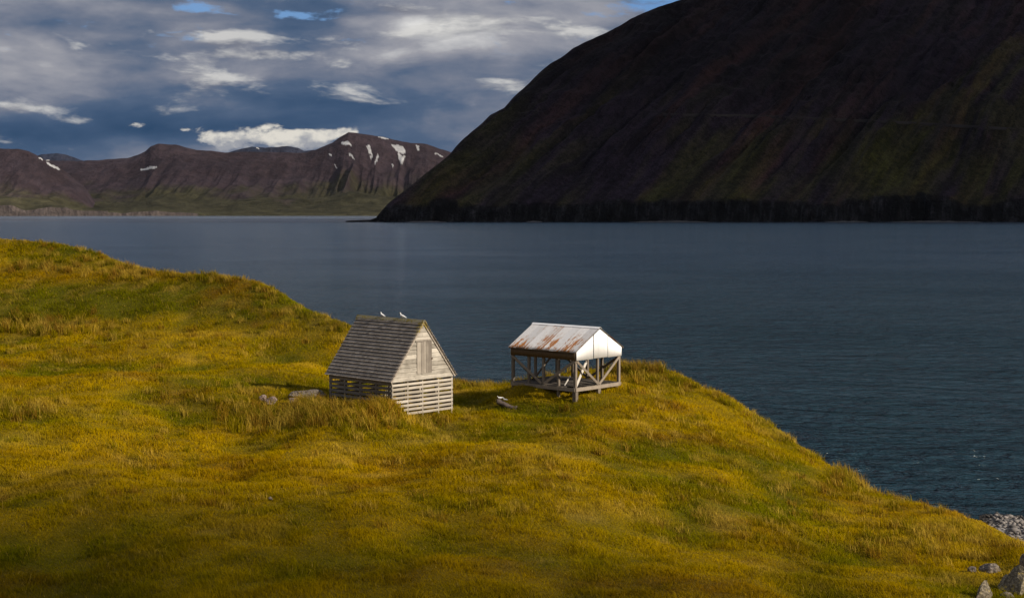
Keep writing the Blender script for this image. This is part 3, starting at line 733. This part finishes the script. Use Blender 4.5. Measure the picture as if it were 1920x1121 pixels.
for mir in (0, 1):
    ys_ = np.arange(-.12, SL+.14, .0175); ss = np.linspace(-.2, RL+.01, 9); V_, lap_, rr_ = [], [], []
    sheet = np.floor((ys_+.12)/.68).astype(int); tone = [.1, .9, .55, .8, .3, .7, .15, .5, .6]
    for s_ in ss:
        for j, y in enumerate(ys_):
            h = .022*math.cos(2*math.pi*y/.105)+.03+.006*(sheet[j] % 2)
            v = Vector((0, 0, EZ))+rd_*(s_+(.03*math.sin(sheet[j]*2.3) if s_ < 0 else 0))+rn_*h
            V_.append((v.x if not mir else SW-v.x, y, v.z)); fr = ((y+.12) % .68)
            lap_.append(1. if fr < .11 and sheet[j] in (2, 4, 6) else 0.); rr_.append(tone[sheet[j] % 9])
    o = from_np('roof_sheeting', np.array(V_), grid_quads(len(ss), len(ys_)), mat=M_ROOF, cols={'lap': np.array(lap_), 'rnd': np.array(rr_)}, parent=shed)
    md = o.modifiers.new('gauge', 'SOLIDIFY'); md.thickness = .006
m = MB(); yk = -.14
for sgn in (-1, 1): m.bar((SW/2+sgn*.075, -.14, AZ+.035), (SW/2+sgn*.075, SL+.14, AZ+.035), .17, .008, up=(sgn*.5, 0, .87), rnd=.6)
m.build('ridge_cap', M_WHITE, shed)
def sheet_wall(nm, a, b, z0fn, z1fn, mat, amp, wl, out, nz=2):
    a = Vector(a); b = Vector(b); L = (b-a).length; nn = int(L/(wl/6)); V_ = []
    for k_ in range(nz):
        for i_ in range(nn+1):
            s_ = L*i_/nn; p = a+(b-a)*(i_/nn); z0 = z0fn(s_); z1 = z1fn(s_); h = amp*math.cos(2*math.pi*s_/wl)
            V_.append((p.x+out[0]*h, p.y+out[1]*h, z0+(z1-z0)*k_/(nz-1)))
    o = from_np(nm, np.array(V_), grid_quads(nz, nn+1), mat=mat, parent=shed); md = o.modifiers.new('gauge', 'SOLIDIFY'); md.thickness = .005; return o
gtop = lambda x: EZ-.03+(AZ-EZ)*(1-abs(x-SW/2)/(SW/2))-.02
for y, sg in ((-.075, -1), (SL+.075, 1)):
    cut = (0, 1.62, 3.02, SW)
    for k_ in range(3):
        xa, xb2 = cut[k_]+(.03 if k_ else 0), cut[k_+1]-(.03 if k_ < 2 else 0); yo = y+sg*(.0, .014, .004)[k_]
        sheet_wall('gable_sheet', (xa, yo, 0), (xb2, yo, 0), lambda s_, k_=k_: PB+(.0, .02, -.01)[k_], lambda s_, xa=xa: gtop(xa+s_), M_WHITE, .006, .078, (0, 1))
for x, sg in ((-.075, -1), (SW+.075, 1)):
    sheet_wall('side_sheet', (x, 0, 0), (x, SL, 0), lambda s_: PB+.02, lambda s_: EZ-.10, M_BROWN, .012, .12, (1, 0))
    shbar('fascia', (x+sg*.045, -.1, EZ-.07), (x+sg*.045, SL+.1, EZ-.07), .03, .12)
lb = MB(); lb.bar((0, 0, .06), (1.32, .25, 1.50), .24, .035, up=(0, 1, .3)); o = lb.build('loose_board', M_WHITEB); o.location = world(SHED, SROT, .24, .16, FZ); o.rotation_euler = (0, 0, SROT)
tag(o, 'wide white board leaning behind the gable brace of the shed', 'board', group='loose white boards in the shed')
lb = MB(); lb.bar((0, 0, .06), (.35, -.12, .62), .12, .03, up=(0, 1, .3)); o = lb.build('loose_board', M_WHITEB); o.location = world(SHED, SROT, .25, 1.05, FZ); o.rotation_euler = (0, 0, SROT)
tag(o, 'short narrow white board leaning low inside the shed', 'board', group='loose white boards in the shed')

# ------------------------------------------------------------------ gulls
def feather_fn(g, b): return g.mix(g.noise(g.obj(), 25.), (.80,.79,.76), (.88,.87,.85))
M_FEATH = principled('white_feathers', feather_fn, .8, .2)
def wing_fn(g, b): return g.mix(g.noise(g.obj(), 25.), (.62,.63,.65), (.72,.73,.75))
M_WING = principled('grey_feathers', wing_fn, .8, .2)
def bill_fn(g, b): return g.mix(g.noise(g.obj(), 40.), (.45,.26,.02), (.55,.34,.04))
M_BILL = principled('yellow_bill', bill_fn, .5, .4)
def loft(rings, seg=12):
    V_, Q_ = [], []
    for (c_, rx, rz) in rings:
        for k_ in range(seg):
            a = 2*math.pi*k_/seg; V_.append((c_[0], c_[1]+rx*math.cos(a), c_[2]+rz*math.sin(a)))
    for i_ in range(len(rings)-1):
        for k_ in range(seg): Q_.append((i_*seg+k_, i_*seg+(k_+1) % seg, (i_+1)*seg+(k_+1) % seg, (i_+1)*seg+k_))
    return V_, Q_
def gull(loc, rz, label, group, sit=False, size=1.):
    t = empty('gull', loc, rz, label=label, cat='gull', group=group); t.scale = (size,)*3; t.rotation_euler = (0, 0 if sit else R(-24), rz)
    h = .02 if sit else .12
    V_, Q_ = loft([((-.30,0,h+.09), .004,.004), ((-.22,0,h+.09), .03,.018), ((-.12,0,h+.09), .06,.05), ((0,0,h+.085), .078,.075), ((.09,0,h+.10), .072,.07), ((.135,0,h+.145), .045,.05),
                   ((.15,0,h+.19), .036,.036), ((.165,0,h+.215), .04,.038), ((.19,0,h+.22), .034,.03), ((.215,0,h+.215), .014,.012), ((.22,0,h+.213), .003,.003)])
    from_np('body', np.array(V_), np.array(Q_), mat=M_FEATH, parent=t)
    for s_ in (-1, 1):
        V_, Q_ = loft([((-.33,s_*.02,h+.115), .004,.004), ((-.2,s_*.05,h+.115), .018,.026), ((-.05,s_*.072,h+.11), .02,.052), ((.06,s_*.066,h+.115), .018,.045), ((.10,s_*.055,h+.12), .004,.01)])
        from_np('wing', np.array(V_), np.array(Q_), mat=M_WING, parent=t)
    V_, Q_ = loft([((.212,0,h+.214), .010,.012), ((.245,0,h+.208), .007,.009), ((.268,0,h+.196), .002,.003)], 8); from_np('bill', np.array(V_), np.array(Q_), mat=M_BILL, parent=t)
    if not sit:
        for s_ in (-1, 1):
            m = MB(); m.bar((.0, s_*.028, .0), (.01, s_*.028, h+.04), .013, .013); m.bar((-.01, s_*.028, .006), (.055, s_*.028, .006), .04, .01); m.build('leg', M_BILL, t)
    return t
GR = 'gulls perched on the hut ridge'
gull(world(HUT, HROT, HW/2, 3.62, ZR+.085), R(150), 'small white gull upright on the middle of the hut ridge', GR, size=.78)
gull(world(HUT, HROT, HW/2, 1.88, ZR+.085), R(170), 'bigger white gull standing on the hut ridge nearest the gable', GR, size=.92)

# ------------------------------------------------------------------ stones, log, beach
def rock_mat(name, a, b_, li, k_=.5):
    def fn(g, b):
        o = g.pos(); n = g.noise(o, 2.2, 8, .65); f = g.noise(o, 11., 5, .65)
        g.put(b.inputs['Normal'], g.bump(g.add(n, g.mul(f, .5)), .9, .12))
        c = g.mix(n, a, b_); c = g.mix(g.sm(f, .6, .45), c, g.mix(.55, c, (0, 0, 0)))
        return g.mix(g.mul(g.sm(g.noise(o, 5., 6, .7), .56, .66), k_), c, li)
    return principled(name, fn, .9, .2)
M_ROCK = rock_mat('grey_stone', (.17,.14,.115), (.34,.285,.235), (.36,.27,.09))
M_PINK = rock_mat('pinkish_stone', (.22,.155,.125), (.40,.30,.25), (.45,.38,.25))
M_LICH = rock_mat('lichened_stone', (.22,.18,.12), (.40,.34,.24), (.55,.40,.08), .8)
def rock(name, c, size, rz, seed, mat, label, cat='rock', group=None, cuts=8, rough=.16, tilt=(0, 0), sub=4):
    bm = bmesh.new(); bmesh.ops.create_icosphere(bm, subdivisions=sub, radius=1.); r_ = random.Random(seed); off = Vector((seed*3.7, seed*1.3, seed*.7))
    planes = [(Vector((r_.gauss(0, 1), r_.gauss(0, 1), r_.gauss(0, .8))).normalized(), r_.uniform(.55, .85)) for _ in range(cuts)]
    for v in bm.verts:
        p = v.co.copy()
        for n_, d_ in planes:
            e = p.dot(n_)-d_
            if e > 0: p -= n_*e*.92
        p *= 1+rough*(mnoise.fractal(p*1.6+off, 1., 2., 4))
        v.co = Vector((p.x*size[0], p.y*size[1], p.z*size[2]))
    me = bpy.data.meshes.new(name); bm.to_mesh(me); bm.free(); me.materials.append(mat)
    o = bpy.data.objects.new(name, me); sc.collection.objects.link(o); o.location = c; o.rotation_euler = (tilt[0], tilt[1], rz)
    return tag(o, label, cat, group)
def on(px, py, dz=0, y0=30): p = ground_hit(px, py, y0); p.z += dz; return p
SG = 'stones lying in the grass beside the hut'
p = on(570, 748); rock('boulder', p+Vector((.2, 0, .24)), (1.15, .55, .34), R(8), 3, M_ROCK, 'long low grey boulder in grass beside the slatted hut', 'boulder', SG, tilt=(0, R(-2)))
p = on(552, 757); rock('stone', p+Vector((0, -.1, .20)), (.40, .32, .22), R(20), 5, M_PINK, 'small pinkish stone in front of the long low boulder', 'stone', SG)
p = on(494, 754); rock('stone', p+Vector((0, 0, .25)), (.26, .22, .20), R(40), 7, M_PINK, 'smaller pale stone of the pair away from the boulder', 'stone', SG)
p = on(508, 760); rock('stone', p+Vector((0, 0, .26)), (.40, .28, .26), R(-20), 9, M_PINK, 'larger pinkish stone of the pair away from the boulder', 'stone', SG)
p = on(507, 939); rock('stone', p+Vector((0, 0, .09)), (.10, .09, .075), R(10), 12, M_ROCK, 'tiny lone grey stone in the open golden grass', 'stone')
LG = on(951, 765, .13)
V_, Q_ = [], []
for i_ in range(25):
    s_ = i_/24; r_ = (.02 if i_ in (0, 24) else .19-.03*s_+.05*math.exp(-((s_-.93)/.08)**2)); 
    for k_ in range(14):
        a = 2*math.pi*k_/14; rr = r_*(1+.22*(mnoise.noise(Vector((s_*6, math.cos(a)*1.2, math.sin(a)*1.2)))))
        V_.append(((s_-.5)*1.36, rr*math.cos(a)+.05*math.sin(s_*5), rr*math.sin(a)+.10*math.cos(s_*4)-.30*(s_-.5)))
for i_ in range(24):
    for k_ in range(14): Q_.append((i_*14+k_, i_*14+(k_+1) % 14, (i_+1)*14+(k_+1) % 14, (i_+1)*14+k_))
M_LOG = wood('driftwood', (.20,.155,.13), (.06,.045,.04), (.3, 1.5, 1.5))
log = from_np('driftwood_log', np.array(V_), np.array(Q_), mat=M_LOG, cols={'rnd': np.full(len(V_), .4)}); log.location = LG; log.rotation_euler = (0, 0, R(-14))
tag(log, 'weathered brown driftwood log lying in grass below the open shed', 'log')
GR2 = 'gulls resting on the driftwood log'
lm = Matrix.Translation(LG) @ Matrix.Rotation(R(-14), 4, 'Z')
gull(lm @ Vector((-.47, .0, .37)), R(200), 'bigger white gull resting near the end of the driftwood log', GR2, sit=True, size=.75)
gull(lm @ Vector((-.13, -.0, .29)), R(150), 'smaller white gull resting further along the driftwood log', GR2, sit=True, size=.58)
RG = 'rocks breaking out of the turf above the beach'
def rk(px, py, Y, size, rz, seed, mat, label, **kw):
    p = at(px, py, Y); return rock('rock', Vector(p), size, rz, seed, mat, label, group=RG, **kw)
p = on(1858, 1072); rock('rock', p+Vector((0, .1, .05)), (.38, .36, .30), 0, 21, M_ROCK, 'rounded grey rock half sunk in golden turf', group=RG, cuts=5)
p = on(1824, 1072); rock('rock', p+Vector((0, .05, .03)), (.19, .18, .16), 0, 23, M_ROCK, 'small grey rock beside the rounded half sunk rock', group=RG)
p = on(1896, 1108); rock('rock', p+Vector((.15, .1, .12)), (.66, .6, .92), R(25), 25, M_LICH, 'tall angular crag with yellow lichen edge above the beach', 'crag', RG, cuts=12, tilt=(R(12), R(-10)))
p = on(1843, 1121); rock('rock', p+Vector((0, 0, .12)), (.55, .22, .36), R(40), 27, M_LICH, 'pale slanted slab poking out at the slope bottom', group=RG, cuts=10, tilt=(0, R(-32)))
p = on(1918, 1064); rock('rock', p+Vector((.15, 0, .15)), (.24, .3, .42), R(10), 29, M_ROCK, 'dark upright rock on the turf edge above the crag', group=RG, cuts=9)
p = on(1885, 1119); rock('rock', p+Vector((-.1, -.5, .05)), (.34, .3, .24), R(70), 33, M_ROCK, 'low grey rock wedged under the lichened crag', group=RG, cuts=9)
bx = np.arange(22, 95, .8); by = np.arange(60, 125, .8); BX, BY = np.meshgrid(bx, by)
shl = 117-.42*np.maximum(BX-40, 0)-1.5*np.maximum(39.5-BX, 0)+(fbm(BX/5., BX*0, 51, 3)-.5)*3
BZ = np.clip((shl-BY)*.085, -1.2, 2.2)+(fbm(BX/1.5, BY/1.5, 52, 3)-.5)*.35
def beach_fn(g, b):
    p = g.pos(); vt = g.n('ShaderNodeTexVoronoi'); g.put(vt.inputs['Vector'], p); vt.inputs['Scale'].default_value = 3.2
    g.put(b.inputs['Normal'], g.bump(vt.outputs['Distance'], 1., .3))
    z = g.sep(p)[2]
    return g.mix(g.sm(z, .15, .5), (.035,.03,.025), g.mix(g.m('FRACT', g.mul(g.sep(vt.outputs['Color'])[0], 7.)), (.14,.13,.125), (.34,.32,.30)))
beach = from_np('beach', np.stack([BX, BY, BZ], -1).reshape(-1, 3), grid_quads(len(by), len(bx)), mat=principled('shingle', beach_fn, .9, .2))
tag(beach, 'strip of grey shingle beach below the grassy slope', 'beach', kind='structure')
bm = bmesh.new(); bmesh.ops.create_icosphere(bm, subdivisions=1, radius=1.); ico_v = np.array([v.co[:] for v in bm.verts]); ico_f = np.array([[v.index for v in f.verts] for f in bm.faces]); bm.free()
npb = 8000; X = rng.uniform(26, 70, npb); Yb = 117-.42*np.maximum(X-40, 0)-1.5*np.maximum(39.5-X, 0)-rng.uniform(.2, 24, npb)
s_ = rng.uniform(.06, .20, npb)*np.where(rng.random(npb) < .08, 1.9, 1.); ii = np.clip(((X-22)/.8).astype(int), 0, len(bx)-1); jj = np.clip(((Yb-60)/.8).astype(int), 0, len(by)-1)
Zb = BZ[jj, ii]; jit = 1+rng.uniform(-.25, .25, (npb, len(ico_v)))
pv = ico_v[None]*jit[..., None]*(s_[:, None, None]*np.stack([rng.uniform(.8, 1.3, npb), rng.uniform(.8, 1.3, npb), rng.uniform(.5, .8, npb)], 1)[:, None])+np.stack([X, Yb, Zb+s_*.25], 1)[:, None]
pc = np.repeat((np.array([.24,.215,.195])*rng.uniform(.5, 1.45, (npb, 1)))*np.where(Zb < .25, .3, 1.)[:, None], len(ico_v), 0)
def peb_fn(g, b): return g.mix(g.mul(g.noise(g.pos(), 6., 4), .5), g.attr('col'), (.08,.075,.07))
pb_ = from_np('pebbles', pv.reshape(-1, 3), tris=(ico_f[None]+np.arange(npb)[:, None, None]*len(ico_v)).reshape(-1, 3), mat=principled('beach_pebbles', peb_fn, .85, .25), smooth=False, cols={'col': pc})
tag(pb_, 'pale grey pebbles and cobbles covering the narrow beach', 'pebbles', kind='stuff')

# ------------------------------------------------------------------ grass
def leaf_material(name, tr):
    m, g, o = material(name); c = g.attr('col'); d = g.n('ShaderNodeBsdfDiffuse'); t = g.n('ShaderNodeBsdfTranslucent')
    mv = g.n('ShaderNodeVectorMath', operation='MULTIPLY_ADD'); g.put(mv.inputs[0], g.n('ShaderNodeNewGeometry').outputs['Normal']); mv.inputs[1].default_value = (.38,)*3; g.put(mv.inputs[2], g.attr('sward_normal', 'Vector'))
    nn = g.n('ShaderNodeVectorMath', operation='NORMALIZE'); g.put(nn.inputs[0], mv.outputs[0]); g.put(d.inputs['Normal'], nn.outputs[0]); mx = g.n('ShaderNodeMixShader')
    g.put(d.inputs[0], c); g.put(t.inputs[0], c); mx.inputs[0].default_value = tr
    g.t.links.new(d.outputs[0], mx.inputs[1]); g.t.links.new(t.outputs[0], mx.inputs[2]); g.t.links.new(mx.outputs[0], o.inputs[0]); return m
M_GRASS = leaf_material('grass_blades', .35)
def blades(name, X, Y, Z, h, wd, lean, col, label):
    n = len(X); az = rng.uniform(0, 2*np.pi, n); fa = rng.uniform(0, 2*np.pi, n)
    lx = lean*h*np.cos(az)-.18*h; ly = lean*h*np.sin(az)+.04*h
    wx = wd*np.cos(fa)/2; wy = wd*np.sin(fa)/2
    B = np.stack([X, Y, Z-.03], 1); W = np.stack([wx, wy, 0*wx], 1); M = B+np.stack([lx*.35, ly*.35, h*.60], 1); T = B+np.stack([lx, ly, h*(1-.32*lean)], 1)
    vs = np.stack([B-W, B+W, M+W*.75, M-W*.75, T], 1).reshape(-1, 3); b = np.arange(n)*5
    o = from_np(name, vs, np.stack([b, b+1, b+2, b+3], 1), np.stack([b+3, b+2, b+4], 1), M_GRASS, False, {'col': np.repeat(col, 5, 0), 'sward_normal': np.repeat(grd(NRM, X, Y), 5, 0)})
    return tag(o, label, 'grass', kind='stuff')
def scatter(n, x0, x1, y0, y1):
    return rng.uniform(x0, x1, n), rng.uniform(y0, y1, n)
def keep_clear(X, Y, rim=1.6):
    a, b = local(HUT, HROT, X, Y); c_, d_ = local(SHED, SROT, X, Y)
    ok = grd(RD, X, Y) < rim
    ok &= ~((a > .02) & (a < HW-.02) & (b > .02) & (b < HL-.02) & (rng.random(len(X)) < .93))
    return ok, ((c_ > -.2) & (c_ < SW+.2) & (d_ > -.2) & (d_ < SL+.2)), ((a > -.3) & (a < HW+.3) & (b > -.3) & (b < HL+.3))
bX, bY = [], []
for (ya, yb_, dens) in ((36, 52, 420), (52, 66, 320), (66, 82, 230), (82, 105, 140), (105, 165, 85)):
    xw = yb_*.36+6; nn = int(2*xw*(yb_-ya)*dens); X, Y = scatter(nn, -xw-8, min(xw, 24), ya, yb_); bX.append(X); bY.append(Y)
bX = np.concatenate(bX); bY = np.concatenate(bY)
ok, inshed, inhut = keep_clear(bX, bY)
bX, bY, inshed = bX[ok], bY[ok], inshed[ok]
bZ = hz(bX, bY); px, py = to_px(bX, bY, bZ)
vis = (px > -330) & (px < 2200) & (py < 1290); bX, bY, bZ, px, py, inshed = bX[vis], bY[vis], bZ[vis], px[vis], py[vis], inshed[vis]
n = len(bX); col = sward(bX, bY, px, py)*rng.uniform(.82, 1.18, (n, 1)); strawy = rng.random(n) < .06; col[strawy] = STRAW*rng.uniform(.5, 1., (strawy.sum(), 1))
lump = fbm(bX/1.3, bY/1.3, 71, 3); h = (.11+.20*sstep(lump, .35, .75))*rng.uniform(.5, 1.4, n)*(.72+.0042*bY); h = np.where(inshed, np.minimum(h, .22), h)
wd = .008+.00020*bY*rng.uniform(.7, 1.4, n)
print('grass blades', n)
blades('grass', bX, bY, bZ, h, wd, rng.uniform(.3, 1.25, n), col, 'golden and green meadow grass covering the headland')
# tussocks of taller, seeding grass
tx, ty, tk = [], [], []
def tuss(px_, py_, sx, sy, n_, k_):
    for _ in range(n_):
        p = ground_hit(px_+rng.normal()*sx, py_+rng.normal()*sy); tx.append(p.x); ty.append(p.y); tk.append(k_)
tuss(480, 790, 40, 12, 46, 1.); tuss(640, 785, 60, 16, 80, .8); tuss(720, 772, 40, 10, 60, .7); tuss(590, 770, 40, 10, 40, .9); tuss(800, 792, 40, 8, 30, .6); tuss(690, 752, 40, 5, 50, .6)
tuss(330, 518, 160, 6, 60, .8); tuss(120, 500, 120, 7, 60, .8); tuss(60, 610, 50, 8, 40, .9); tuss(100, 620, 60, 8, 30, .9); tuss(50, 765, 40, 10, 26, .8); tuss(1190, 692, 30, 4, 60, .9); tuss(880, 728, 22, 5, 30, .7)
tuss(1180, 820, 120, 30, 40, .6); tuss(1600, 905, 25, 8, 30, .9); tuss(250, 640, 200, 25, 60, .6); tuss(300, 850, 250, 60, 70, .45); tuss(900, 900, 300, 60, 80, .45); tuss(1500, 960, 200, 40, 70, .5); tuss(1750, 1010, 100, 40, 90, .55)
tuss(1220, 720, 40, 14, 40, .6); tuss(450, 745, 120, 20, 40, .6)
for (a, b) in zip(rimw[3:-8], rimw[4:-7]):
    L = np.hypot(*(b-a)[:2])
    for _ in range(int(L*1.5)):
        t = rng.random(); q = a+(b-a)*t; tx.append(q[0]+rng.normal()*.6-.3); ty.append(q[1]+rng.normal()*.6-.4); tk.append(.62)
tx = np.array(tx); ty = np.array(ty); tk = np.array(tk); per = 46
X = np.repeat(tx, per)+rng.normal(0, .17, len(tx)*per); Y = np.repeat(ty, per)+rng.normal(0, .17, len(tx)*per); K = np.repeat(tk, per)
ok, ins_, inh_ = keep_clear(X, Y, 2.5); ok &= ~ins_ & ~inh_; X, Y, K = X[ok], Y[ok], K[ok]; Z = hz(X, Y); n = len(X); px, py = to_px(X, Y, Z)
pick = np.repeat(rng.random(len(tx)), per)[ok][:, None]; tint = np.where(pick < .34, STRAW*.95, np.where(pick < .62, np.array([.30,.150,.02]), np.array([.165,.150,.004]))); tint = np.where(rng.random((n, 1)) < .12, STRAW, tint); col = (tint*.7+sward(X, Y, px, py)*.3)*rng.uniform(.65, 1.25, (n, 1))
blades('tall_grass', X, Y, Z, K*rng.uniform(.45, 1.2, n)*.95, .013+.00017*Y, rng.uniform(.1, .75, n), col, 'taller straw coloured tussock grass round the hut and slope edges')

# ------------------------------------------------------------------ clouds that shade the far shore and the foreground
def cloud(name, c, radii, rz, dens, seed, label, aniso=.3):
    bm = bmesh.new(); bmesh.ops.create_icosphere(bm, subdivisions=5, radius=1.); off = Vector((seed, seed*2.1, seed*.3))
    for v in bm.verts:
        q = v.co.copy(); f = 1+.30*mnoise.fractal(q*1.5+off, 1., 2., 4)
        if q.z < 0: q.z *= .55
        v.co = Vector((q.x*radii[0], q.y*radii[1], q.z*radii[2]))*f
    me = bpy.data.meshes.new(name); bm.to_mesh(me); bm.free()
    m, g, o_ = material('cloud_vapour'); pv_ = g.n('ShaderNodeVolumePrincipled'); pv_.inputs['Color'].default_value = (.95,.95,.95,1); pv_.inputs['Density'].default_value = dens; pv_.inputs['Anisotropy'].default_value = aniso
    g.t.links.new(pv_.outputs[0], o_.inputs['Volume']); me.materials.append(m)
    o = bpy.data.objects.new(name, me); sc.collection.objects.link(o); o.location = c; o.rotation_euler = (0, 0, rz); return tag(o, label, 'cloud', kind='stuff')
def along(x, y, z, top): t = (top-z)/SD.z; return Vector((x, y, z))+SD*t
cloud('cloud', tuple(Vector((1050, 4650, 400))+SD*((2500-400)/SD.z)), (2900, 1500, 330), R(-25), .0028, 4, 'broad grey cloud bank over the dark mountain')
cloud('cloud', tuple(Vector((-3300, 15600, 500))+SD*((2900-500)/SD.z)), (7500, 2300, 420), R(-6), .0006, 14, 'long thin cloud bank over the brown range')
cloud('cloud', along(-9, 30, 13.5, 1400), (38, 23, 16), R(-25), .065, 9, 'small unseen cloud added to shade the near slope')  # added cloud, out of view, set sunward to darken the foreground
# ------------------------------------------------------------------ air
m = MB(); m.box(-13000, 13000, -400, 24000, -6, 1150); 
hm_, g, o_ = material('air'); pv_ = g.n('ShaderNodeVolumePrincipled'); pv_.inputs['Color'].default_value = (.62,.74,.95,1); pv_.inputs['Density'].default_value = .15e-5; pv_.inputs['Anisotropy'].default_value = .2
g.t.links.new(pv_.outputs[0], o_.inputs['Volume'])
hz_ = m.build('haze', hm_); tag(hz_, 'thin blue haze over the fjord', 'haze', kind='stuff')
